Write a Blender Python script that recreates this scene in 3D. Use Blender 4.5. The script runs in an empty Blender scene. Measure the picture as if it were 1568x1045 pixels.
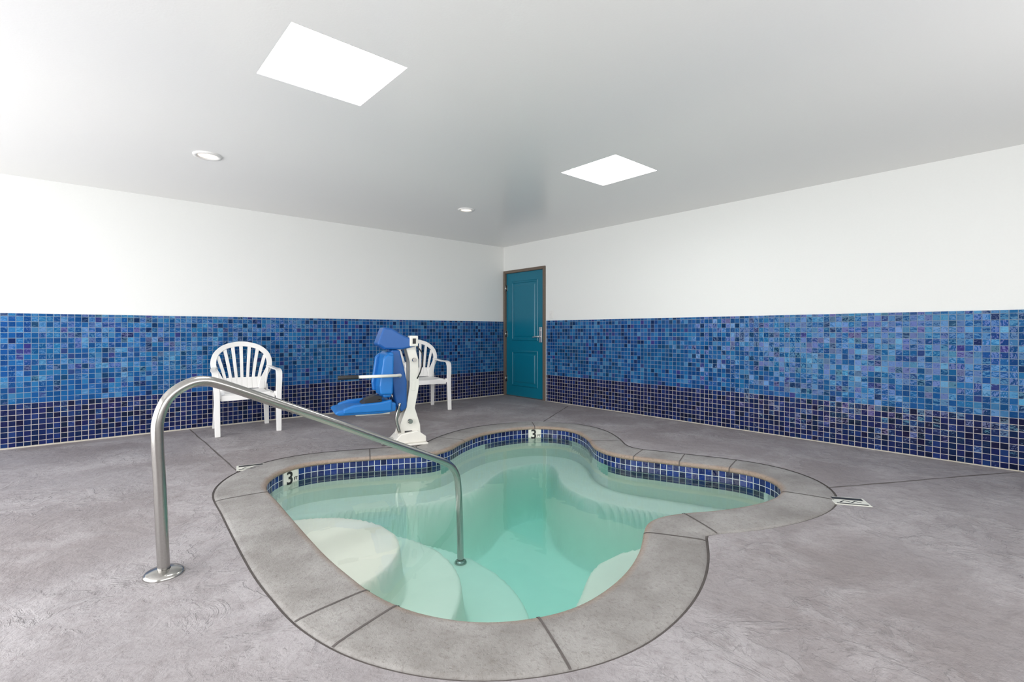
import bpy, bmesh, math, random
import numpy as np
from mathutils import Vector, Matrix
from mathutils.geometry import delaunay_2d_cdt
random.seed(3)
scene = bpy.context.scene
scene.view_settings.view_transform = 'Standard'
scene.view_settings.look = 'None'
scene.view_settings.exposure = 0.0

# ------------------------------------------------------------------ frames
# room frame: left wall = plane y=0, right wall = plane x=0, room in x<0, y<0
TH = math.radians(41.17)
CX, CY, CZ = -5.41, -6.40, 1.07
RMIN = -7.7          # far extents of the room behind the viewer
H = 2.5
def plan(X, Y):
    """survey coordinates (taken from the viewpoint's ground spot) -> room coordinates"""
    return (CX + X*math.cos(TH) + Y*math.sin(TH), CY - X*math.sin(TH) + Y*math.cos(TH))

# ------------------------------------------------------------------ material helpers
def newmat(name):
    m = bpy.data.materials.new(name); m.use_nodes = True
    nt = m.node_tree; nt.nodes.clear()
    out = nt.nodes.new('ShaderNodeOutputMaterial')
    b = nt.nodes.new('ShaderNodeBsdfPrincipled')
    nt.links.new(b.outputs[0], out.inputs[0])
    return m, nt, b, out
def N(nt, t, **kw):
    n = nt.nodes.new(t)
    for k, v in kw.items(): setattr(n, k, v)
    return n
def math_(nt, op, a, b=None, c=None):
    n = nt.nodes.new('ShaderNodeMath'); n.operation = op
    for i, v in enumerate((a, b, c)):
        if v is None: continue
        if isinstance(v, (int, float)): n.inputs[i].default_value = v
        else: nt.links.new(v, n.inputs[i])
    return n.outputs[0]
def mixc(nt, f, a, b, mode='MIX'):
    n = nt.nodes.new('ShaderNodeMix'); n.data_type = 'RGBA'; n.blend_type = mode
    for s, v in ((n.inputs[0], f), (n.inputs[6], a), (n.inputs[7], b)):
        if isinstance(v, (int, float)): s.default_value = v
        elif isinstance(v, tuple): s.default_value = (*v, 1) if len(v) == 3 else v
        else: nt.links.new(v, s)
    return n.outputs[2]
def simple(name, col, rough=0.5, metal=0.0, nscale=20, bump=0.0, var=0.04, spec=0.5, coat=0.0):
    m, nt, b, out = newmat(name)
    tc = N(nt, 'ShaderNodeTexCoord')
    no = N(nt, 'ShaderNodeTexNoise'); no.inputs['Scale'].default_value = nscale; no.inputs['Detail'].default_value = 4
    nt.links.new(tc.outputs['Object'], no.inputs['Vector'])
    d = tuple(max(0, c*(1-var*2)) for c in col)
    nt.links.new(mixc(nt, no.outputs['Fac'], d, tuple(min(1, c*(1+var)) for c in col)), b.inputs['Base Color'])
    b.inputs['Roughness'].default_value = rough; b.inputs['Metallic'].default_value = metal
    b.inputs['Specular IOR Level'].default_value = spec
    b.inputs['Coat Weight'].default_value = coat
    if bump > 0:
        bp = N(nt, 'ShaderNodeBump'); bp.inputs['Strength'].default_value = bump; bp.inputs['Distance'].default_value = 0.01
        nt.links.new(no.outputs['Fac'], bp.inputs['Height']); nt.links.new(bp.outputs[0], b.inputs['Normal'])
    return m

def tile_mat(name, source, pitch, split=None, pool=False):
    """mosaic tile; source 'x','y' (object coords) or 'uv'"""
    m, nt, b, out = newmat(name)
    tc = N(nt, 'ShaderNodeTexCoord'); sp = N(nt, 'ShaderNodeSeparateXYZ')
    if source == 'uv':
        nt.links.new(tc.outputs['UV'], sp.inputs[0]); S, T = sp.outputs[0], sp.outputs[1]
    else:
        nt.links.new(tc.outputs['Object'], sp.inputs[0]); S = sp.outputs[0 if source == 'x' else 1]; T = sp.outputs[2]
    s = math_(nt, 'DIVIDE', S, pitch); t = math_(nt, 'DIVIDE', T, pitch)
    fs = math_(nt, 'FLOOR', s); ft = math_(nt, 'FLOOR', t)
    def edge(v):
        return math_(nt, 'ABSOLUTE', math_(nt, 'SUBTRACT', math_(nt, 'FRACT', v), 0.5))
    e = math_(nt, 'MAXIMUM', edge(s), edge(t))
    grout = math_(nt, 'GREATER_THAN', e, 0.452)
    cv = N(nt, 'ShaderNodeCombineXYZ'); nt.links.new(fs, cv.inputs[0]); nt.links.new(ft, cv.inputs[1])
    wn = N(nt, 'ShaderNodeTexWhiteNoise', noise_dimensions='3D'); nt.links.new(cv.outputs[0], wn.inputs['Vector'])
    # sheet-level variation
    s2 = math_(nt, 'FLOOR', math_(nt, 'DIVIDE', S, pitch*6)); t2 = math_(nt, 'FLOOR', math_(nt, 'DIVIDE', T, pitch*6))
    cv2 = N(nt, 'ShaderNodeCombineXYZ'); nt.links.new(s2, cv2.inputs[0]); nt.links.new(t2, cv2.inputs[1]); cv2.inputs[2].default_value = 7
    wn2 = N(nt, 'ShaderNodeTexWhiteNoise', noise_dimensions='3D'); nt.links.new(cv2.outputs[0], wn2.inputs['Vector'])
    def ramp(cols, fac):
        r = N(nt, 'ShaderNodeValToRGB'); r.color_ramp.interpolation = 'CONSTANT'
        els = r.color_ramp.elements
        while len(els) > 1: els.remove(els[-1])
        els[0].position = 0; els[0].color = (*cols[0][1], 1)
        for p, c in cols[1:]:
            k = els.new(p); k.color = (*c, 1)
        nt.links.new(fac, r.inputs[0]); return r.outputs[0]
    upper = ramp([(0, (0.004, 0.045, 0.19)), (.22, (0.006, 0.070, 0.26)), (.45, (0.009, 0.098, 0.30)),
                  (.66, (0.020, 0.15, 0.37)), (.78, (0.003, 0.016, 0.085)), (.90, (0.06, 0.20, 0.41)), (.96, (0.030, 0.03, 0.18))], wn.outputs['Value'])
    upper = mixc(nt, math_(nt, 'MULTIPLY', wn2.outputs['Value'], 0.40), upper, (0.004, 0.080, 0.17))
    lower = ramp([(0, (0.005, 0.010, 0.055)), (.35, (0.007, 0.014, 0.08)), (.7, (0.004, 0.006, 0.03)), (.9, (0.010, 0.028, 0.13))], wn.outputs['Value'])
    if pool:
        lower = ramp([(0, (0.006, 0.015, 0.09)), (.4, (0.008, 0.026, 0.16)), (.75, (0.004, 0.008, 0.05))], wn.outputs['Value'])
        tile = lower; g = (0.50, 0.54, 0.55)
    else:
        low = math_(nt, 'LESS_THAN', T, split)
        tile = mixc(nt, low, upper, lower)
        g = mixc(nt, low, (0.19, 0.25, 0.33), (0.45, 0.41, 0.40))
    nt.links.new(mixc(nt, grout, tile, g), b.inputs['Base Color'])
    rr = math_(nt, 'MULTIPLY_ADD', grout, 0.55, 0.045)
    nt.links.new(rr, b.inputs['Roughness'])
    if not pool:   # iridescent glaze: purple to teal
        sepc = N(nt, 'ShaderNodeSeparateColor'); nt.links.new(wn.outputs['Color'], sepc.inputs[0])
        nt.links.new(mixc(nt, sepc.outputs[1], (0.62, 0.52, 0.95), (0.35, 0.85, 0.95)), b.inputs['Specular Tint'])
        b.inputs['Specular IOR Level'].default_value = 0.42
    # each tile sits at a slightly different tilt, and its glass face is gently uneven
    geo = N(nt, 'ShaderNodeNewGeometry')
    sub = N(nt, 'ShaderNodeVectorMath', operation='SUBTRACT'); nt.links.new(wn.outputs['Color'], sub.inputs[0]); sub.inputs[1].default_value = (.5, .5, .5)
    mul = N(nt, 'ShaderNodeVectorMath', operation='SCALE'); nt.links.new(sub.outputs[0], mul.inputs[0]); mul.inputs['Scale'].default_value = 0.17
    add = N(nt, 'ShaderNodeVectorMath', operation='ADD'); nt.links.new(geo.outputs['Normal'], add.inputs[0]); nt.links.new(mul.outputs[0], add.inputs[1])
    nm = N(nt, 'ShaderNodeVectorMath', operation='NORMALIZE'); nt.links.new(add.outputs[0], nm.inputs[0])
    wob = N(nt, 'ShaderNodeTexNoise'); wob.inputs['Scale'].default_value = 34; wob.inputs['Detail'].default_value = 2
    nt.links.new(tc.outputs['UV' if source == 'uv' else 'Object'], wob.inputs['Vector'])
    bp = N(nt, 'ShaderNodeBump'); bp.inputs['Strength'].default_value = 0.6; bp.inputs['Distance'].default_value = 0.002
    nt.links.new(math_(nt, 'ADD', math_(nt, 'SUBTRACT', 1.0, grout), math_(nt, 'MULTIPLY', wob.outputs['Fac'], 2.2)), bp.inputs['Height']); nt.links.new(nm.outputs[0], bp.inputs['Normal'])
    nt.links.new(bp.outputs[0], b.inputs['Normal'])
    return m

M_wall = simple('paint_white_wall', (0.83, 0.84, 0.82), 0.55, nscale=60, bump=0.05, var=0.01)
M_ceil = simple('paint_semigloss_ceiling', (0.83, 0.825, 0.815), 0.24, nscale=90, bump=0.04, var=0.01, spec=0.35)
M_tileL = tile_mat('mosaic_tile_x', 'x', 0.0505, 0.405)
M_tileR = tile_mat('mosaic_tile_y', 'y', 0.0505, 0.405)
M_tileP = tile_mat('pool_band_tile', 'uv', 0.05, pool=True)
M_plaster = simple('pool_plaster', (0.92, 0.91, 0.81), 0.6, nscale=7, bump=0.1, var=0.02)
M_white = simple('white_plastic', (0.82, 0.81, 0.79), 0.35, nscale=30, var=0.01)
M_steel = simple('brushed_stainless', (0.46, 0.45, 0.43), 0.22, 1.0, nscale=140, var=0.08)
M_blue = simple('lift_blue_plastic', (0.006, 0.15, 0.47), 0.35, nscale=30, var=0.03)
M_blue2 = simple('lift_blue_housing', (0.006, 0.09, 0.33), 0.38, nscale=30, var=0.03)
M_liftwhite = simple('lift_powdercoat', (0.76, 0.74, 0.68), 0.4, nscale=25, var=0.03)
M_black = simple('black_rubber', (0.015, 0.015, 0.017), 0.5)
M_teal = simple('teal_door_paint', (0.0, 0.150, 0.235), 0.30, nscale=40, var=0.03)
M_frame = simple('bronze_door_frame', (0.16, 0.12, 0.09), 0.5, nscale=60, var=0.15)
M_groove = simple('joint_dark', (0.12, 0.105, 0.10), 0.9, nscale=30, bump=.3, var=0.25)
M_mortar = simple('mortar_cream', (0.58, 0.54, 0.46), 0.8, nscale=50, bump=.2, var=0.1)
M_label = simple('ceramic_white', (0.74, 0.74, 0.66), 0.25, var=0.02)
M_alu = simple('aluminium_frame', (0.7, 0.7, 0.7), 0.35, 0.9)

def emis(name, col, s):
    m, nt, b, out = newmat(name)
    b.inputs['Base Color'].default_value = (*col, 1)
    b.inputs['Emission Color'].default_value = (*col, 1); b.inputs['Emission Strength'].default_value = s
    return m
M_sky = emis('skylight_diffuser', (1, 1, 1), 15.0)
M_lamp = emis('lamp_warm', (1.0, 0.80, 0.64), 1.6)

def deck_mat():
    m, nt, b, out = newmat('troweled_concrete_deck')
    tc = N(nt, 'ShaderNodeTexCoord'); V = tc.outputs['Object']
    def noise(s, d=6, r=.6, dist=0):
        n = N(nt, 'ShaderNodeTexNoise'); n.inputs['Scale'].default_value = s; n.inputs['Detail'].default_value = d
        n.inputs['Roughness'].default_value = r; n.inputs['Distortion'].default_value = dist
        nt.links.new(V, n.inputs['Vector']); return n.outputs['Fac']
    def rmp(v, lo, hi):
        mr = N(nt, 'ShaderNodeMapRange'); mr.interpolation_type = 'SMOOTHSTEP'; nt.links.new(v, mr.inputs[0]); mr.inputs[1].default_value = lo; mr.inputs[2].default_value = hi
        return mr.outputs[0]
    a = noise(0.6, 3, .5, .2); c = noise(2.2, 8, .62, .5); f = noise(70, 4, .7); g = noise(14, 6, .65, .3)
    p1 = rmp(noise(3.4, 7, .62, .9), .50, .555); p2 = rmp(noise(8.0, 6, .62, .8), .52, .57)
    mask = rmp(noise(1.1, 3, .5), .40, .60)
    col = mixc(nt, rmp(a, .35, .65), (0.248, 0.220, 0.220), (0.322, 0.300, 0.308))
    col = mixc(nt, math_(nt, 'MULTIPLY', rmp(c, .42, .70), .65), col, (0.425, 0.403, 0.415))
    col = mixc(nt, math_(nt, 'MULTIPLY', math_(nt, 'MULTIPLY', p1, mask), .25), col, (0.45, 0.43, 0.44))
    col = mixc(nt, math_(nt, 'MULTIPLY', rmp(g, .45, .70), .38), col, (0.190, 0.165, 0.163))
    col = mixc(nt, math_(nt, 'MULTIPLY', rmp(f, .45, .75), .35), col, (0.165, 0.143, 0.14))
    nt.links.new(col, b.inputs['Base Color'])
    nt.links.new(math_(nt, 'MULTIPLY_ADD', c, 0.3, 0.40), b.inputs['Roughness'])
    h = math_(nt, 'MULTIPLY', math_(nt, 'MULTIPLY', p1, 0.11), mask)
    h = math_(nt, 'ADD', h, math_(nt, 'MULTIPLY', math_(nt, 'MULTIPLY', p2, .05), mask))
    h = math_(nt, 'ADD', h, math_(nt, 'MULTIPLY', c, .65))
    h = math_(nt, 'ADD', h, math_(nt, 'MULTIPLY', g, .24)); h = math_(nt, 'ADD', h, math_(nt, 'MULTIPLY', f, 0.055))
    bp = N(nt, 'ShaderNodeBump'); bp.inputs['Strength'].default_value = 0.85; bp.inputs['Distance'].default_value = 0.05
    nt.links.new(h, bp.inputs['Height']); nt.links.new(bp.outputs[0], b.inputs['Normal'])
    return m
M_deck = deck_mat()
def coping_mat():
    m, nt, b, out = newmat('coping_concrete')
    tc = N(nt, 'ShaderNodeTexCoord'); V = tc.outputs['Object']
    n1 = N(nt, 'ShaderNodeTexNoise'); n1.inputs['Scale'].default_value = 2.8; n1.inputs['Detail'].default_value = 9; n1.inputs['Roughness'].default_value = .65
    n2 = N(nt, 'ShaderNodeTexNoise'); n2.inputs['Scale'].default_value = 55; n2.inputs['Detail'].default_value = 5; n2.inputs['Roughness'].default_value = .7
    vo = N(nt, 'ShaderNodeTexVoronoi'); vo.inputs['Scale'].default_value = 60
    for n in (n1, n2, vo): nt.links.new(V, n.inputs['Vector'])
    mr0 = N(nt, 'ShaderNodeMapRange'); nt.links.new(n1.outputs['Fac'], mr0.inputs[0]); mr0.inputs[1].default_value = .35; mr0.inputs[2].default_value = .65
    col = mixc(nt, mr0.outputs[0], (0.215, 0.200, 0.187), (0.365, 0.352, 0.338))
    mr2 = N(nt, 'ShaderNodeMapRange'); nt.links.new(n2.outputs['Fac'], mr2.inputs[0]); mr2.inputs[1].default_value = .52; mr2.inputs[2].default_value = .66; mr2.inputs[4].default_value = .45
    col = mixc(nt, mr2.outputs[0], col, (0.14, 0.12, 0.105))
    uv = N(nt, 'ShaderNodeSeparateXYZ'); nt.links.new(tc.outputs['UV'], uv.inputs[0])
    # worn brown aggregate on the nosing
    mr = N(nt, 'ShaderNodeMapRange'); nt.links.new(math_(nt, 'ADD', uv.outputs[1], math_(nt, 'MULTIPLY', n1.outputs['Fac'], .04)), mr.inputs[0])
    mr.inputs[1].default_value = 0.024; mr.inputs[2].default_value = 0.062; mr.inputs[3].default_value = 0.9; mr.inputs[4].default_value = 0
    nose = mixc(nt, mr2.outputs[0], (0.32, 0.235, 0.175), (0.11, 0.075, 0.055))
    col = mixc(nt, mr.outputs[0], col, nose)
    nt.links.new(col, b.inputs['Base Color']); b.inputs['Roughness'].default_value = 0.5
    pit = math_(nt, 'MINIMUM', vo.outputs['Distance'], .3)
    bp = N(nt, 'ShaderNodeBump'); bp.inputs['Strength'].default_value = 0.7; bp.inputs['Distance'].default_value = 0.008
    nt.links.new(math_(nt, 'ADD', pit, n2.outputs['Fac']), bp.inputs['Height']); nt.links.new(bp.outputs[0], b.inputs['Normal'])
    return m
M_coping = coping_mat()
def water_mat():
    m = bpy.data.materials.new('pool_water'); m.use_nodes = True; nt = m.node_tree; nt.nodes.clear()
    out = N(nt, 'ShaderNodeOutputMaterial'); tr = N(nt, 'ShaderNodeBsdfTransparent'); tr.inputs[0].default_value = (0.99, 1, 1, 1)
    gl = N(nt, 'ShaderNodeBsdfGlossy'); gl.inputs['Roughness'].default_value = 0.01
    fr = N(nt, 'ShaderNodeFresnel'); fr.inputs[0].default_value = 1.33
    tc = N(nt, 'ShaderNodeTexCoord'); no = N(nt, 'ShaderNodeTexNoise'); no.inputs['Scale'].default_value = 3.5; no.inputs['Detail'].default_value = 2
    nt.links.new(tc.outputs['Object'], no.inputs['Vector'])
    bp = N(nt, 'ShaderNodeBump'); bp.inputs['Strength'].default_value = 0.10; bp.inputs['Distance'].default_value = 0.02
    nt.links.new(no.outputs['Fac'], bp.inputs['Height']); nt.links.new(bp.outputs[0], gl.inputs['Normal']); nt.links.new(bp.outputs[0], fr.inputs['Normal'])
    mx = N(nt, 'ShaderNodeMixShader'); nt.links.new(fr.outputs[0], mx.inputs[0]); nt.links.new(tr.outputs[0], mx.inputs[1]); nt.links.new(gl.outputs[0], mx.inputs[2])
    nt.links.new(mx.outputs[0], out.inputs[0])
    va = N(nt, 'ShaderNodeVolumeAbsorption'); va.inputs[0].default_value = (0.12, 0.985, 0.955, 1); va.inputs[1].default_value = 0.38
    nt.links.new(va.outputs[0], out.inputs['Volume'])
    return m
M_water = water_mat()

# ------------------------------------------------------------------ mesh helpers
def obj_from_bm(name, bm, mats, parent=None, smooth=False, bevel=0, seg=2, recalc=True):
    if recalc: bmesh.ops.recalc_face_normals(bm, faces=bm.faces)
    me = bpy.data.meshes.new(name); bm.to_mesh(me); bm.free()
    for m in (mats if isinstance(mats, (list, tuple)) else [mats]): me.materials.append(m)
    if smooth:
        for p in me.polygons: p.use_smooth = True
    o = bpy.data.objects.new(name, me); scene.collection.objects.link(o)
    if parent: o.parent = parent
    if bevel:
        md = o.modifiers.new('bevel', 'BEVEL'); md.width = bevel; md.segments = seg; md.limit_method = 'ANGLE'; md.angle_limit = math.radians(35)
        md.harden_normals = False
    return o
def bm_box(bm, lo, hi, mi=0, mat=None):
    vs = [bm.verts.new((x, y, z)) for x in (lo[0], hi[0]) for y in (lo[1], hi[1]) for z in (lo[2], hi[2])]
    if mat is not None:
        for v in vs: v.co = mat @ v.co
    fs = [(0,1,3,2),(4,6,7,5),(0,4,5,1),(2,3,7,6),(0,2,6,4),(1,5,7,3)]
    for f in fs:
        k = bm.faces.new([vs[i] for i in f]); k.material_index = mi
def bm_prism(bm, prof, y0, y1, mi=0, taper=None):
    """extrude an (x,z) outline along y"""
    a = [bm.verts.new((x, y0, z)) for x, z in prof]; b = [bm.verts.new((x, y1, z)) for x, z in prof]
    n = len(prof)
    bm.faces.new(a).material_index = mi; bm.faces.new(b[::-1]).material_index = mi
    for i in range(n):
        bm.faces.new((a[i], b[i], b[(i+1) % n], a[(i+1) % n])).material_index = mi
def catmull(pts, k=6, closed=False):
    P = [Vector(p) for p in pts]; n = len(P); out = []
    rng = range(n if closed else n-1)
    for i in rng:
        if closed: p0, p1, p2, p3 = P[(i-1) % n], P[i], P[(i+1) % n], P[(i+2) % n]
        else: p0, p1, p2, p3 = P[max(i-1, 0)], P[i], P[i+1], P[min(i+2, n-1)]
        for j in range(k):
            t = j/k
            out.append(.5*((2*p1)+(p2-p0)*t+(2*p0-5*p1+4*p2-p3)*t*t+(3*p1-p0-3*p2+p3)*t**3))
    if not closed: out.append(P[-1].copy())
    return out
def bm_tube(bm, pts, r, seg=16, mi=0, cap=True):
    pts = [Vector(p) for p in pts]; n = len(pts); rings = []
    up = Vector((0, 0, 1)); prevn = None
    for i, p in enumerate(pts):
        t = (pts[min(i+1, n-1)]-pts[max(i-1, 0)]).normalized()
        if prevn is None:
            a = t.orthogonal().normalized()
        else:
            a = (prevn - t*prevn.dot(t)).normalized()
        prevn = a; b = t.cross(a)
        rr = r[i] if isinstance(r, (list, tuple)) else r
        rings.append([bm.verts.new(p+a*rr*math.cos(2*math.pi*k/seg)+b*rr*math.sin(2*math.pi*k/seg)) for k in range(seg)])
    for i in range(n-1):
        for k in range(seg):
            f = bm.faces.new((rings[i][k], rings[i][(k+1) % seg], rings[i+1][(k+1) % seg], rings[i+1][k])); f.material_index = mi; f.smooth = True
    if cap:
        bm.faces.new(rings[0][::-1]).material_index = mi; bm.faces.new(rings[-1]).material_index = mi
def bm_ribbon(bm, pts, w, t, side=None, normal=None, mi=0):
    pts = [Vector(p) for p in pts]; n = len(pts); rings = []
    for i, p in enumerate(pts):
        tg = (pts[min(i+1, n-1)]-pts[max(i-1, 0)]).normalized()
        if side is not None:
            s = Vector(side); s = (s-tg*s.dot(tg)).normalized(); nn = tg.cross(s)
        else:
            nn = Vector(normal).normalized(); s = nn.cross(tg).normalized(); nn = tg.cross(s)
        ww = (w[0]+(w[1]-w[0])*i/(n-1)) if isinstance(w, (tuple, list)) else w
        rings.append([bm.verts.new(p+s*a*ww/2+nn*b*t/2) for a, b in ((-1,-1),(1,-1),(1,1),(-1,1))])
    for i in range(n-1):
        for k in range(4):
            f = bm.faces.new((rings[i][k], rings[i][(k+1) % 4], rings[i+1][(k+1) % 4], rings[i+1][k])); f.material_index = mi
    bm.faces.new(rings[0][::-1]).material_index = mi; bm.faces.new(rings[-1]).material_index = mi
def empty(name, loc=(0,0,0), rz=0):
    e = bpy.data.objects.new(name, None); e.location = loc; e.rotation_euler = (0, 0, rz); e.empty_display_size = .2
    scene.collection.objects.link(e); return e
def cdt_sheet(name, outer, holes, z, mat, flip=False):
    verts = []; edges = []
    for loop in [outer]+holes:
        s = len(verts); verts += [Vector((p[0], p[1])) for p in loop]; n = len(loop)
        edges += [(s+i, s+(i+1) % n) for i in range(n)]
    V, E, F, *_ = delaunay_2d_cdt(verts, edges, [], 0, 1e-5)
    def inside(pt, poly):
        c = False; n = len(poly); j = n-1
        for i in range(n):
            xi, yi = poly[i][0], poly[i][1]; xj, yj = poly[j][0], poly[j][1]
            if (yi > pt[1]) != (yj > pt[1]) and pt[0] < (xj-xi)*(pt[1]-yi)/(yj-yi)+xi: c = not c
            j = i
        return c
    bm = bmesh.new(); bv = [bm.verts.new((v.x, v.y, z)) for v in V]
    for f in F:
        c = sum((V[i] for i in f), Vector((0, 0)))/len(f)
        if any(inside(c, h) for h in holes): continue
        try: bm.faces.new([bv[i] for i in (f[::-1] if flip else f)])
        except ValueError: pass
    return obj_from_bm(name, bm, mat, recalc=False)

# ------------------------------------------------------------------ pool outline
inner = [(-1.683,3.381),(-1.760,3.591),(-1.770,3.776),(-1.699,3.961),(-1.535,4.081),(-1.242,4.187),(-.928,4.275),(-.713,4.344),
(-.565,4.539),(-.474,4.838),(-.302,5.179),(-.029,5.423),(.264,5.534),(.549,5.459),(.702,5.247),(.757,4.927),(.762,4.617),(.835,4.391),
(.986,4.230),(1.228,4.101),(1.455,3.980),(1.669,3.866),(1.813,3.741),(1.875,3.575),(1.848,3.395),(1.758,3.245),(1.622,3.132),
(1.427,3.026),(1.195,2.949),(1.027,2.917),(.854,2.855),(.752,2.758),(.701,2.632),(.636,2.448),(.545,2.263),(.435,2.104),(.302,1.966),
(.190,1.892),(.088,1.853),(-.034,1.828),(-.155,1.828),(-.280,1.857),(-.416,1.915),(-.575,2.030),(-.694,2.149),(-.889,2.363),
(-1.159,2.702),(-1.454,3.084)]
inner = [Vector((*plan(*p), 0)) for p in inner]
dense = catmull(inner, 10, True)
D = np.array([(p.x, p.y) for p in dense])
# uniform resample
seg = np.linalg.norm(np.roll(D, -1, 0)-D, axis=1); cum = np.concatenate([[0], np.cumsum(seg)]); PER = cum[-1]
NP = 300
Dc = np.vstack([D, D[:1]])
ss = np.linspace(0, PER, NP, endpoint=False)
O = np.stack([np.interp(ss, cum, Dc[:, 0]), np.interp(ss, cum, Dc[:, 1])], 1)
for _ in range(3): O = .25*np.roll(O, 1, 0)+.5*O+.25*np.roll(O, -1, 0)
tan = np.roll(O, -1, 0)-np.roll(O, 1, 0); tan /= np.linalg.norm(tan, axis=1)[:, None]
nrm = np.stack([-tan[:, 1], tan[:, 0]], 1)   # candidate outward
area = .5*np.sum(O[:, 0]*np.roll(O[:, 1], -1)-np.roll(O[:, 0], -1)*O[:, 1])
if area > 0: nrm = -nrm
def offset(d):
    Q = O + nrm*d
    if abs(d) > .06:
        for _ in range(60):
            df = Q[:, None, :]-O[None]; ds = np.linalg.norm(df, axis=2); j = ds.argmin(1)
            dm = ds[np.arange(NP), j]; dr = df[np.arange(NP), j]/dm[:, None]
            Q = Q + dr*(abs(d)-dm)[:, None]*.5
    return Q
def clean(Q, tol=.015):
    out = [tuple(Q[0])]
    for q in Q[1:]:
        if math.dist(q, out[-1]) > tol: out.append(tuple(q))
    if math.dist(out[0], out[-1]) < tol: out.pop()
    return out
def inside_pts(P, poly):
    x, y = P[:, 0], P[:, 1]; c = np.zeros(len(P), bool); n = len(poly); j = n-1
    for i in range(n):
        xi, yi = poly[i]; xj, yj = poly[j]
        cond = ((yi > y) != (yj > y)) & (x < (xj-xi)*(y-yi)/((yj-yi) if yj != yi else 1e-9)+xi)
        c ^= cond; j = i
    return c

# ------------------------------------------------------------------ floor
hole = clean(offset(.322))
R0 = RMIN-.15
floor = cdt_sheet('floor', [(R0, R0), (.15, R0), (.15, .15), (R0, .15)], [hole], 0, M_deck)

# ------------------------------------------------------------------ pool
pool = empty('swimming_pool')
WZ = -0.122
def strip(name, prof, mats, mi=None, smooth=True, closed=True):
    bm = bmesh.new(); uvl = bm.loops.layers.uv.new('UVMap')
    rings = []
    for off, z in prof:
        Q = offset(off); rings.append([bm.verts.new((q[0], q[1], z)) for q in Q])
    for r in range(len(prof)-1):
        for i in range(NP):
            j = (i+1) % NP
            f = bm.faces.new((rings[r][i], rings[r][j], rings[r+1][j], rings[r+1][i])); f.smooth = smooth
            if mi: f.material_index = mi[r]
            for l, (a, b) in zip(f.loops, ((i, r), (i+1, r), (i+1, r+1), (i, r+1))):
                if mi is not None: l[uvl].uv = (a*PER/NP, prof[b][1]+1.03)
                else: l[uvl].uv = (a*PER/NP, prof[b][0])
    return obj_from_bm(name, bm, mats, pool, smooth=smooth)
strip('coping', [(.03,-.034),(.008,-.032),(0,-.020),(.004,-.006),(.016,.001),(.04,.004),(.12,.005),(.22,.005),(.29,.003),(.308,-.001),(.314,-.02)], M_coping)
strip('coping_expansion_joint', [(.30,-.006),(.34,-.004)], M_groove)
strip('pool_wall', [(.014,-.028),(.014,-.18),(.014,-1.0)], [M_tileP, M_plaster], mi=[0, 1], smooth=False)
# coping joints at chosen points
def coping_joint(bm, idx, dark=True):
    p = O[idx]; n = nrm[idx]; t = tan[idx]
    prof = [(-.0015,-.030),(-.002,-.018),(.002,-.004),(.014,.0030),(.04,.0058),(.12,.0068),(.22,.0068),(.29,.0048),(.312,.001)]
    w = .0045; a = []; b = []
    for o, z in prof:
        c = p+n*o; a.append(bm.verts.new((*(c-t*w), z))); b.append(bm.verts.new((*(c+t*w), z)))
    for i in range(len(prof)-1): bm.faces.new((a[i], b[i], b[i+1], a[i+1]))
bm = bmesh.new()
targets = [(-.60,2.05),(-.44,1.93),(.088,1.853),(-1.6,3.28),(-1.2,4.2),(-.80,4.31),(-.46,4.86),(.264,5.534),(.757,4.80),(1.02,4.21),(1.38,4.02),(1.70,3.84),(1.80,3.29),(1.0,2.91),(.70,2.62)]
for X, Y in targets:
    q = np.array(plan(X, Y)); coping_joint(bm, int(np.linalg.norm(O-q, axis=1).argmin()))
obj_from_bm('coping_joints', bm, M_groove, pool)

# interior floor with bench and round steps
lo = O.min(0)-.08; hi = O.max(0)+.08; stp = .018
nx = int((hi[0]-lo[0])/stp)+1; ny = int((hi[1]-lo[1])/stp)+1
gx, gy = np.meshgrid(lo[0]+np.arange(nx)*stp, lo[1]+np.arange(ny)*stp, indexing='ij')
G = np.stack([gx.ravel(), gy.ravel()], 1)
ins = inside_pts(G, O)
dist = np.empty(len(G))
for k in range(0, len(G), 4000):
    dist[k:k+4000] = np.linalg.norm(G[k:k+4000, None, :]-O[None], axis=2).min(1)
sd = np.where(ins, dist, -dist)
def sm(x, a, b):
    t = np.clip((x-a)/(b-a), 0, 1); return t*t*(3-2*t)
c0 = np.array(plan(-1.2, 2.71)); rc = np.linalg.norm(G-c0, axis=1)
deep = -.90; bench = -.33
zb = bench + (deep-bench)*sm(sd, .31, .37)
nob = sm(rc, .95, 1.12)
zb = deep + (zb-deep)*nob
Z1, Z2, Z3 = -.165, -.40, -.63
zs = Z1 + (Z2-Z1)*sm(rc, .565, .60) + (Z3-Z2)*sm(rc, .915, .95) + (deep-Z3)*sm(rc, 1.32, 1.36)
Z = np.maximum(zb, zs)
keep = sd > -.045
bm = bmesh.new(); vm = {}
for k in np.nonzero(keep)[0]: vm[k] = bm.verts.new((G[k, 0], G[k, 1], Z[k]))
for i in range(nx-1):
    for j in range(ny-1):
        q = [i*ny+j, (i+1)*ny+j, (i+1)*ny+j+1, i*ny+j+1]
        if all(a in vm for a in q): bm.faces.new([vm[a] for a in q]).smooth = True
obj_from_bm('pool_basin', bm, M_plaster, pool, smooth=True, recalc=False)
# water body (closed)
wq = clean(offset(.010))
bm = bmesh.new()
top = [bm.verts.new((x, y, WZ)) for x, y in wq]; bot = [bm.verts.new((x, y, -.98)) for x, y in wq]
bm.faces.new(top); bm.faces.new(bot[::-1])
for i in range(len(top)):
    j = (i+1) % len(top); bm.faces.new((top[i], bot[i], bot[j], top[j]))
obj_from_bm('pool_water', bm, M_water, pool)

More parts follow.
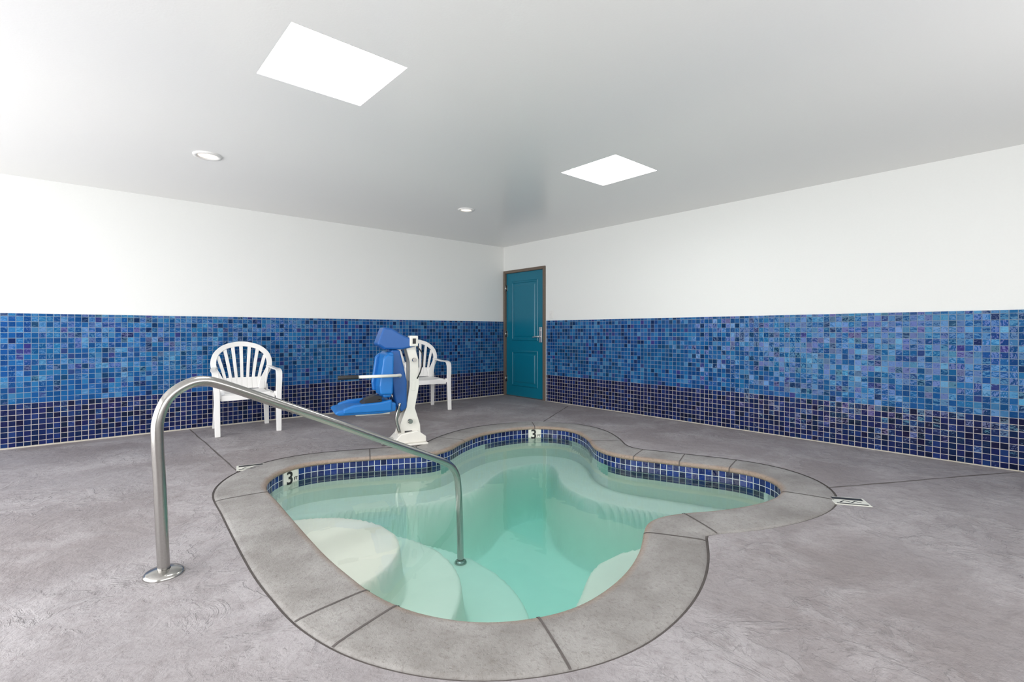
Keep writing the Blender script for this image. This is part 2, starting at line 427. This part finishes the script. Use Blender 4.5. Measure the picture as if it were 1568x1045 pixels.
# depth markers
def text_mesh(s, size, mat, name, parent, M, ext=.001):
    cu = bpy.data.curves.new(name, 'FONT'); cu.body = s; cu.size = size; cu.align_x = 'CENTER'; cu.align_y = 'CENTER'; cu.extrude = ext; cu.offset = size*.02
    t = bpy.data.objects.new(name+'_t', cu); scene.collection.objects.link(t)
    bpy.context.view_layer.update()
    me = bpy.data.meshes.new_from_object(t.evaluated_get(bpy.context.evaluated_depsgraph_get()))
    bpy.data.objects.remove(t)
    me.materials.clear(); me.materials.append(mat)
    o = bpy.data.objects.new(name, me); scene.collection.objects.link(o); o.parent = parent; o.matrix_local = M
    return o
for X, Y in ((.257, 5.53), (-1.74, 3.87)):
    q = np.array(plan(X, Y)); i = int(np.linalg.norm(O-q, axis=1).argmin())
    n = Vector((-nrm[i][0], -nrm[i][1], 0)); up = Vector((0, 0, 1)); r = up.cross(n)
    p = Vector((*O[i], -.100)) - n*.012
    M = Matrix(((r.x, up.x, n.x, p.x), (r.y, up.y, n.y, p.y), (r.z, up.z, n.z, p.z), (0, 0, 0, 1)))
    bm = bmesh.new(); bm_box(bm, (-.072, -.074, 0), (.072, .07, .008), mat=M)
    mk = obj_from_bm('depth_marker_tile', bm, M_label, pool)
    text_mesh('3', .14, M_black, 'depth_numeral', pool, M @ Matrix.Translation((-.012, .012, .009)))
    text_mesh('FT', .035, M_black, 'depth_unit', pool, M @ Matrix.Translation((.047, .0, .009)))

# deck marker tiles
def deck_marker(X, Y, ang):
    e = empty('deck_safety_marker', (*plan(X, Y), 0), ang); e.parent = pool
    bm = bmesh.new(); bm_box(bm, (-.10, -.075, -.002), (.10, .075, .003)); obj_from_bm('tile', bm, M_label, e, bevel=.001)
    bm = bmesh.new(); bm_box(bm, (-.085, .022, .003), (.085, .062, .0042)); bm_box(bm, (-.085, -.062, .003), (.085, -.05, .0042))
    for k in range(2):
        pts = [(-.06+.06*k, -.035, .0036), (-.03+.06*k, 0, .0036), (.0+.06*k, -.02, .0036)]
        bm_ribbon(bm, pts, .008, .001, normal=(0, 0, 1))
    obj_from_bm('print', bm, M_black, e)
deck_marker(2.12, 3.10, -TH-.28)
deck_marker(-2.06, 3.89, -TH+.5)

# deck control joints
def joint(bm, a, b, w=.007):
    A = Vector((*plan(*a), .0012)); B = Vector((*plan(*b), .0012)); n = 14
    t = (B-A).normalized(); s = Vector((-t.y, t.x, 0)); pr = None
    for k in range(n+1):
        c = A.lerp(B, k/n)+s*random.uniform(-.004, .004); ww = w*random.uniform(.6, 1.2)
        cur = (bm.verts.new(c-s*ww), bm.verts.new(c+s*ww))
        if pr: bm.faces.new((pr[0], pr[1], cur[1], cur[0]))
        pr = cur
bm = bmesh.new()
joint(bm, (-3.53, 5.40), (-1.97, 3.62)); joint(bm, (.80, 7.05), (.37, 5.85)); joint(bm, (2.15, 3.37), (3.92, 3.77))
j = obj_from_bm('trim_1', bm, M_groove)

# ------------------------------------------------------------------ walls
T = .15
def wall(name, boxes):
    bm = bmesh.new()
    for lo_, hi_ in boxes: bm_box(bm, lo_, hi_)
    return obj_from_bm(name, bm, M_wall)
wl = wall('wall_left', [((R0, 0, 0), (T, T, H))])
DY = 1.0; DH = 2.09
wr = wall('wall_right', [((0, R0, 0), (T, -DY-.005, H)), ((0, -DY-.005, DH), (T, 0, H))])
# window wall (x = RMIN): wide opening
OY0, OY1, OZ0, OZ1 = -6.2, -.5, .08, 2.2
ww_ = wall('wall_window', [((R0, R0, 0), (RMIN, OY0, H)), ((R0, OY1, 0), (RMIN, 0, H)), ((R0, OY0, OZ1), (RMIN, OY1, H)), ((R0, OY0, 0), (RMIN, OY1, OZ0))])
BX0, BX1, BZ0, BZ1 = -6.8, -1.2, .95, 2.1  # opening added behind the viewer to even out the room light
wb = wall('wall_back', [((RMIN, R0, 0), (BX0, RMIN, H)), ((BX1, R0, 0), (0, RMIN, H)), ((BX0, R0, 0), (BX1, RMIN, BZ0)), ((BX0, R0, BZ1), (BX1, RMIN, H))])
def window(name, axis, a0, a1, z0, z1, c, n):
    bm = bmesh.new(); f = .05
    def bx(p0, p1, q0, q1):
        if axis == 'y': bm_box(bm, (c-.03, p0, q0), (c+.03, p1, q1))
        else: bm_box(bm, (p0, c-.03, q0), (p1, c+.03, q1))
    bx(a0, a1, z0, z0+f); bx(a0, a1, z1-f, z1)
    for k in range(n+1):
        x = a0+(a1-a0-f)*k/n; bx(x, x+f, z0+f, z1-f)
    return obj_from_bm(name, bm, M_alu, bevel=.004)
window('window_1', 'y', OY0, OY1, OZ0, OZ1, RMIN-.07, 4)
window('added_back_window', 'x', BX0, BX1, BZ0, BZ1, RMIN-.07, 4)  # frame of the added opening, out of view
# tile wainscot slabs
TT = 1.2375
def slab(name, mat, lo_, hi_, parent):
    bm = bmesh.new(); bm_box(bm, lo_, hi_); return obj_from_bm(name, bm, mat, parent)
slab('tile_wainscot', M_tileL, (RMIN, -.010, 0), (-.0, 0.0, TT), wl)
slab('tile_wainscot', M_tileR, (-.010, RMIN, 0), (0, -DY-.03, TT), wr)
slab('trim_2', M_mortar, (RMIN, -.022, 0), (-.02, -.0101, .012), None)
slab('trim_3', M_mortar, (-.018, RMIN, 0), (-.0101, -DY-.06, .008), None)

# ------------------------------------------------------------------ ceiling with skylights
def sq(cx_, cy_, h=.3):
    return [(cx_-h, cy_-h), (cx_+h, cy_-h), (cx_+h, cy_+h), (cx_-h, cy_+h)]
S1 = plan(-.99, 2.70); S2 = plan(.865, 4.405)
cdt_sheet('ceiling', [(R0, R0), (T, R0), (T, T), (R0, T)], [sq(*S1), sq(*S2)], H, M_ceil, flip=True)
for c in (S1, S2):
    e = empty('skylight', (c[0], c[1], H))
    bm = bmesh.new(); h = .3; d = .12
    for (lo_, hi_) in (((-h-.02, -h-.02, 0.001), (-h, h+.02, d)), ((h, -h-.02, 0.001), (h+.02, h+.02, d)), ((-h, -h-.02, 0.001), (h, -h, d)), ((-h, h, 0.001), (h, h+.02, d))):
        bm_box(bm, lo_, hi_)
    obj_from_bm('skylight_well', bm, M_wall, e)
    bm = bmesh.new(); bm_box(bm, (-h, -h, .05), (h, h, .06)); obj_from_bm('skylight_diffuser', bm, M_sky, e)
def downlight(X, Y, r):
    e = empty('recessed_ceiling_light', (*plan(X, Y), H))
    bm = bmesh.new(); sg = 40
    prof = [(r, 0), (r*.97, -.010), (r*.75, -.012), (r*.66, -.004), (r*.62, -.001)]
    rings = [[bm.verts.new((a*math.cos(2*math.pi*k/sg), a*math.sin(2*math.pi*k/sg), z)) for k in range(sg)] for a, z in prof]
    for i in range(len(prof)-1):
        for k in range(sg): bm.faces.new((rings[i][k], rings[i][(k+1) % sg], rings[i+1][(k+1) % sg], rings[i+1][k]))
    obj_from_bm('trim_ring', bm, M_white, e, smooth=True)
    bm = bmesh.new()
    c = bm.verts.new((0, 0, -.014)); r1 = [bm.verts.new((r*.64*math.cos(2*math.pi*k/sg), r*.64*math.sin(2*math.pi*k/sg), -.003)) for k in range(sg)]
    for k in range(sg): bm.faces.new((c, r1[k], r1[(k+1) % sg]))
    obj_from_bm('lens', bm, M_lamp, e, smooth=True)
downlight(-2.47, 4.0, .105); downlight(-.54, 5.78, .095)

# ------------------------------------------------------------------ door
door = empty('door_1')
bm = bmesh.new(); f = .045
bm_box(bm, (-.02, -.012-f, 0), (.09, -.012, DH)); bm_box(bm, (-.02, -DY, 0), (.09, -DY+f, DH)); bm_box(bm, (-.02, -DY+f, DH-f), (.09, -.012-f, DH))
obj_from_bm('door_frame', bm, M_frame, door, bevel=.004)
# leaf with two raised panels: built on a grid of inset loops
bm = bmesh.new()
y0, y1 = -DY+f+.004, -.012-f-.004; z0, z1 = .012, DH-f-.004; xf = .012
bm_box(bm, (xf, y0, z0), (xf+.04, y1, z1))
def panel(ya, yb, za, zb):
    loops = []
    for ins_, dx in ((0, 0), (.012, -.010), (.028, -.010), (.040, .004), (.055, .004), (.080, -.007)):
        loops.append([bm.verts.new((xf-.0005+dx, y, z)) for y, z in ((ya+ins_, za+ins_), (yb-ins_, za+ins_), (yb-ins_, zb-ins_), (ya+ins_, zb-ins_))])
    for i in range(len(loops)-1):
        for k in range(4): bm.faces.new((loops[i][k], loops[i][(k+1) % 4], loops[i+1][(k+1) % 4], loops[i+1][k]))
    bm.faces.new(loops[-1])
panel(y0+.13, y1-.13, .92, z1-.14); panel(y0+.13, y1-.13, .17, .76)
obj_from_bm('door_leaf', bm, M_teal, door)
bm = bmesh.new()
for z in (.28, 1.03, 1.80):
    bm_tube(bm, [(-.012, -.06, z-.05), (-.012, -.06, z+.05)], .009, 10); bm_box(bm, (.0, -.085, z-.05), (.0115, -.045, z+.05))
obj_from_bm('hinges', bm, M_steel, door)
bm = bmesh.new(); hy = y0+.065
bm_box(bm, (xf-.012, hy-.032, .90), (xf, hy+.032, 1.14))
bm_tube(bm, [(xf-.01, hy, .99), (xf-.06, hy, .99)], .014, 14)
bm_tube(bm, catmull([(xf-.055, hy, .99), (xf-.062, hy+.03, .99), (xf-.06, hy+.08, .985), (xf-.052, hy+.13, .98)], 5), .011, 12)
bm_tube(bm, [(xf-.01, hy, 1.09), (xf-.028, hy, 1.09)], .02, 16)
obj_from_bm('lever_handle', bm, M_alu, door, bevel=.003)
bm = bmesh.new(); bm_box(bm, (-.015, -DY+.01, .0), (.08, -.02, .010)); obj_from_bm('threshold', bm, M_steel, door)

# light switch
sw = empty('light_switch', (0, -1.13, 1.33))
bm = bmesh.new(); bm_box(bm, (-.007, -.036, -.058), (0, .036, .058)); obj_from_bm('switch_plate', bm, M_white, sw, bevel=.003)
bm = bmesh.new(); bm_prism(bm, [(-.007, -.02), (-.014, .012), (-.007, .02)], -.009, .009); obj_from_bm('toggle', bm, M_white, sw)

# ------------------------------------------------------------------ handrail
rail = empty('pool_handrail')
B0 = Vector((-1.533, 2.172)); dr = Vector((.625, .781))
def RP(s, z):
    q = B0+dr*s; return Vector((*plan(q.x, q.y), z))
RB = Z3 + .001
ctl = [(0, 0.0), (-.008, .2), (-.017, .42), (-.025, .60), (-.020, .69), (.015, .775), (.08, .825), (.155, .840), (.25, .810), (.5, .698), (.779, .572), (1.0, .469), (1.232, .36), (1.5, .235),
       (1.67, .155), (1.755, .100), (1.805, .03), (1.825, -.06), (1.838, -.25), (1.85, RB)]
bm = bmesh.new(); bm_tube(bm, catmull([RP(s, z) for s, z in ctl], 6), .0240, 24)
obj_from_bm('rail_tube', bm, M_steel, rail)
bm = bmesh.new()
for s, z, rr in ((0, 0, .078), (1.85, RB, .045)):
    c = RP(s, z); sg = 36
    prof = [(rr, 0.0), (rr, .008), (rr*.85, .018), (rr*.5, .024), (.0255, .026)]
    rings = [[bm.verts.new(c+Vector((a*math.cos(2*math.pi*k/sg), a*math.sin(2*math.pi*k/sg), zz))) for k in range(sg)] for a, zz in prof]
    for i in range(len(prof)-1):
        for k in range(sg): bm.faces.new((rings[i][k], rings[i][(k+1) % sg], rings[i+1][(k+1) % sg], rings[i+1][k]))
obj_from_bm('escutcheon_plates', bm, M_steel, rail, smooth=True)

# ------------------------------------------------------------------ plastic chairs
def chair(loc, rz):
    bm = bmesh.new()
    sz = .42; lean = .22
    nrmB = Vector((0, -1, lean)).normalized()
    def BP(x, z):   # point on (slightly dished) back
        return Vector((x, .19+(z-sz)*lean - .6*x*x, z))
    # seat shell
    nxs, nys = 12, 12; g = {}
    for lay in (0, 1):
        for i in range(nxs+1):
            for j in range(nys+1):
                u = i/nxs*2-1; v = j/nys
                hw = .235+.02*(1-v); x = u*hw; y = -.25+v*.46
                z = sz+.018*u*u-.012*math.sin(v*math.pi)+(.03*v*0) - (.045*max(0, (.12-v)/.12)**2) - (.03*max(0, abs(u)-.9)/.1) - lay*.012
                g[lay, i, j] = bm.verts.new((x, y, z))
    for i in range(nxs):
        for j in range(nys):
            bm.faces.new((g[0,i,j], g[0,i+1,j], g[0,i+1,j+1], g[0,i,j+1])); bm.faces.new((g[1,i,j+1], g[1,i+1,j+1], g[1,i+1,j], g[1,i,j]))
    for i in range(nxs):
        for j in (0, nys): bm.faces.new((g[0,i,j], g[0,i+1,j], g[1,i+1,j], g[1,i,j]))
    for j in range(nys):
        for i in (0, nxs): bm.faces.new((g[0,i,j], g[0,i,j+1], g[1,i,j+1], g[1,i,j]))
    # aprons
    bm_ribbon(bm, [(-.25, -.245, sz-.04), (0, -.262, sz-.035), (.25, -.245, sz-.04)], .055, .014, side=(0, 0, 1))
    for s in (-1, 1): bm_ribbon(bm, [(s*.253, -.24, sz-.035), (s*.250, 0, sz-.03), (s*.235, .21, sz-.03)], .055, .014, side=(0, 0, 1))
    bm_ribbon(bm, [(-.23, .21, sz-.03), (.23, .21, sz-.03)], .06, .014, side=(0, 0, 1))
    # back arch
    arch = [(-.19, .40), (-.20, .50), (-.235, .58), (-.272, .66), (-.278, .74), (-.25, .82), (-.18, .885), (-.09, .918), (0, .928)]
    arch = arch+[(-x, z) for x, z in arch[-2::-1]]
    bm_ribbon(bm, catmull([BP(x, z) for x, z in arch], 5), .055, .022, normal=nrmB)
    # lower solid panel
    for k in range(8):
        x0 = -.2+.05*k; x1 = x0+.05
        q = [BP(x0, .43), BP(x1, .43), BP(x1, .555), BP(x0, .555)]
        a = [bm.verts.new(p+nrmB*.007) for p in q]; b = [bm.verts.new(p-nrmB*.007) for p in q]
        bm.faces.new(a); bm.faces.new(b[::-1])
        for i in range(4): bm.faces.new((a[i], b[i], b[(i+1) % 4], a[(i+1) % 4]))
    # slats fan
    tops = [(-.235, .80), (-.165, .875), (-.085, .905), (0, .915), (.085, .905), (.165, .875), (.235, .80)]
    for k, (tx, tz) in enumerate(tops):
        bx = (-.168+.056*k)
        pts = [BP(bx, .54), BP(bx+(tx-bx)*.35, .54+(tz-.54)*.4), BP(tx, tz)]
        bm_ribbon(bm, catmull(pts, 4), (.030, .036), .014, normal=nrmB)
    # arms into front legs, back legs
    for s in (-1, 1):
        pts = catmull([(s*.262, .215, .675), (s*.285, .13, .665), (s*.30, 0, .655), (s*.302, -.14, .655), (s*.30, -.215, .635), (s*.297, -.250, .57), (s*.290, -.262, .42), (s*.287, -.278, .2), (s*.285, -.295, 0)], 5)
        bm_ribbon(bm, pts[:22], (.045, .062), .016, side=(1, 0, 0))
        bm_ribbon(bm, pts[20:], (.062, .048), .030, side=(1, 0, 0))
        bm_ribbon(bm, [(s*.287, -.235, .52), (s*.283, -.245, .3), (s*.28, -.265, .02)], (.05, .03), .012, side=(0, 1, 0))
        bm_ribbon(bm, catmull([(s*.225, .19, .47), (s*.245, .22, .28), (s*.262, .265, 0)], 4), (.062, .045), .030, side=(1, 0, 0))
        bm_ribbon(bm, [(s*.27, .205, .68), (s*.245, .195, .55), (s*.225, .19, .42)], .05, .018, side=(0, 1, .2))
        bm_ribbon(bm, [(s*.25, -.23, .40), (s*.292, -.245, .40)], .05, .03, side=(0, 0, 1))
    o = obj_from_bm('plastic_armchair', bm, M_white, bevel=.005, seg=2)
    for p in o.data.polygons: p.use_smooth = False
    o.location = (*loc, 0); o.rotation_euler = (0, 0, rz); return o
chair((-4.060, -.425), math.radians(-5))
chair((-1.845, -.425), math.radians(-10))

# ------------------------------------------------------------------ pool lift
lift = empty('pool_access_lift', (*plan(-1.0, 4.74), 0), math.radians(165))
bm = bmesh.new()
bm_box(bm, (-.16, -.15, 0), (.16, .15, .018)); bm_box(bm, (.12, -.05, .018), (.26, .05, .06))
bm_prism(bm, [(-.15, .018), (.15, .018), (.15, .05), (.09, .11), (-.07, .13), (-.15, .07)], -.11, .11)
obj_from_bm('base', bm, M_liftwhite, lift, bevel=.010)
bm = bmesh.new()
for s in (-1, 1):
    bm_prism(bm, [(-.11, .05), (.12, .05), (.09, .20), (.035, .34), (.0, .55), (-.0, .78), (.05, .98), (-.03, 1.0), (-.085, .80), (-.09, .55), (-.05, .34), (-.10, .18)], s*.055-.015, s*.055+.015)
bm_prism(bm, [(-.06, .12), (.05, .12), (.02, .34), (-.02, .55), (-.02, .80), (.02, .95), (-.02, .96), (-.065, .80), (-.07, .55), (-.03, .34)], -.045, .045)
obj_from_bm('mast', bm, M_liftwhite, lift, bevel=.006)
bm = bmesh.new()
bm_tube(bm, [(.0, -.10, .22), (.0, .10, .22)], .022, 14); bm_tube(bm, [(-.04, -.10, .80), (-.04, .10, .80)], .02, 14)
bm_tube(bm, catmull([(.10, .085, .12), (.13, .085, .25), (.10, .085, .40)], 4), .016, 10)
bm_tube(bm, [(.07, 0, .30), (.2, 0, .56)], .022, 12)
obj_from_bm('pivots_and_actuator', bm, M_steel, lift)
# hood and chair carrier
bm = bmesh.new()
bm_prism(bm, [(-.06, .93), (-.05, .99), (.06, 1.03), (.17, 1.10), (.25, 1.11), (.31, .95), (.24, .905), (.08, .90)], -.10, .10)
bm_prism(bm, [(.03, .45), (.03, .60), (.06, .74), (.10, .90), (.18, .90), (.19, .72), (.16, .50), (.13, .36), (.08, .31), (.03, .35)], -.09, .09)
obj_from_bm('blue_housing', bm, M_blue2, lift, bevel=.018, seg=3)
bm = bmesh.new(); bm_box(bm, (-.07, .02, .93), (.01, .115, 1.03)); bm_box(bm, (-.06, -.06, .50), (-.01, .072, .60)); obj_from_bm('control_box', bm, M_liftwhite, lift, bevel=.01)
bm = bmesh.new(); bm_box(bm, (-.045, .116, .955), (-.015, .122, 1.005)); bm_tube(bm, catmull([(-.06, .08, .94), (-.12, .09, .84), (-.10, .09, .7), (-.07, .07, .62)], 5), .006, 8)
bm_box(bm, (-.02, .0701, .10), (.05, .0760, .13)); obj_from_bm('cable_and_buttons', bm, M_black, lift)
# rigid moulded seat: pan with raised side lips, backrest with side bolsters
bm = bmesh.new()
bm_prism(bm, [(.16, .345), (.16, .42), (.22, .43), (.30, .395), (.58, .392), (.67, .375), (.69, .352), (.65, .335), (.28, .330)], -.20, .20)
for s in (-1, 1):
    y_ = s*.195
    bm_prism(bm, [(.20, .35), (.20, .455), (.30, .435), (.52, .425), (.62, .395), (.62, .350)], y_-.022, y_+.022)
obj_from_bm('seat_pan', bm, M_blue, lift, bevel=.014, seg=3)
bm = bmesh.new()
bm_prism(bm, [(.20, .47), (.27, .47), (.275, .55), (.235, .86), (.205, .885), (.175, .87), (.185, .60)], -.19, .19)
for s in (-1, 1):
    y_ = s*.185
    bm_prism(bm, [(.19, .50), (.30, .50), (.31, .58), (.275, .83), (.235, .865), (.18, .85)], y_-.03, y_+.03)
obj_from_bm('backrest', bm, M_blue, lift, bevel=.016, seg=3)
bm = bmesh.new()
bm_box(bm, (.20, -.12, .312), (.50, .12, .328))
s = 1
bm_tube(bm, [(.16, s*.245, .672), (.50, s*.245, .672)], .014, 12)
bm_tube(bm, catmull([(.10, s*.05, .64), (.11, s*.15, .665), (.17, s*.245, .672)], 4), .014, 12)
obj_from_bm('arm_bar', bm, M_liftwhite, lift)
bm = bmesh.new()
bm_tube(bm, [(.50, s*.245, .672), (.67, s*.245, .672)], .019, 14)
bm_prism(bm, [(.28, .41), (.44, .41), (.43, .46), (.34, .495), (.28, .48)], .05, .165)
bm_ribbon(bm, catmull([(.29, .165, .455), (.38, .05, .41), (.41, -.1, .41), (.31, -.165, .44)], 5), .05, .006, side=(1, 0, 0))
obj_from_bm('grips_and_belt', bm, M_black, lift, bevel=.005)

# ------------------------------------------------------------------ light
w = bpy.data.worlds.new('World'); scene.world = w; w.use_nodes = True
bg = w.node_tree.nodes['Background']; bg.inputs[0].default_value = (0.92, 0.95, 1.0, 1); bg.inputs[1].default_value = 1.0
def area(name, loc, rot, sx, sy, power, col):
    l = bpy.data.lights.new(name, 'AREA'); l.shape = 'RECTANGLE'; l.size = sx; l.size_y = sy; l.energy = power; l.color = col
    o = bpy.data.objects.new(name, l); o.location = loc; o.rotation_euler = rot; scene.collection.objects.link(o); return o
area('daylight_window_wall', (R0-.10, (OY0+OY1)/2, (OZ0+OZ1)/2), (0, math.radians(-90), 0), OZ1-OZ0+.2, OY1-OY0+.2, 228, (1.0, 0.99, 0.985))
area('fill_light_back', ((BX0+BX1)/2, R0-.10, (BZ0+BZ1)/2), (math.radians(90), 0, 0), BX1-BX0+.2, BZ1-BZ0+.2, 112, (1.0, 0.985, 0.97))  # added fill light through the back opening, evens right wall and near deck

# ------------------------------------------------------------------ camera
cam = bpy.data.cameras.new('Camera'); co = bpy.data.objects.new('Camera', cam); scene.collection.objects.link(co)
cam.sensor_width = 36; cam.lens = 755/1568*36; cam.shift_y = -.00925; cam.clip_start = .05
co.location = (CX, CY, CZ); co.rotation_euler = (math.radians(90), 0, -TH)
scene.camera = co
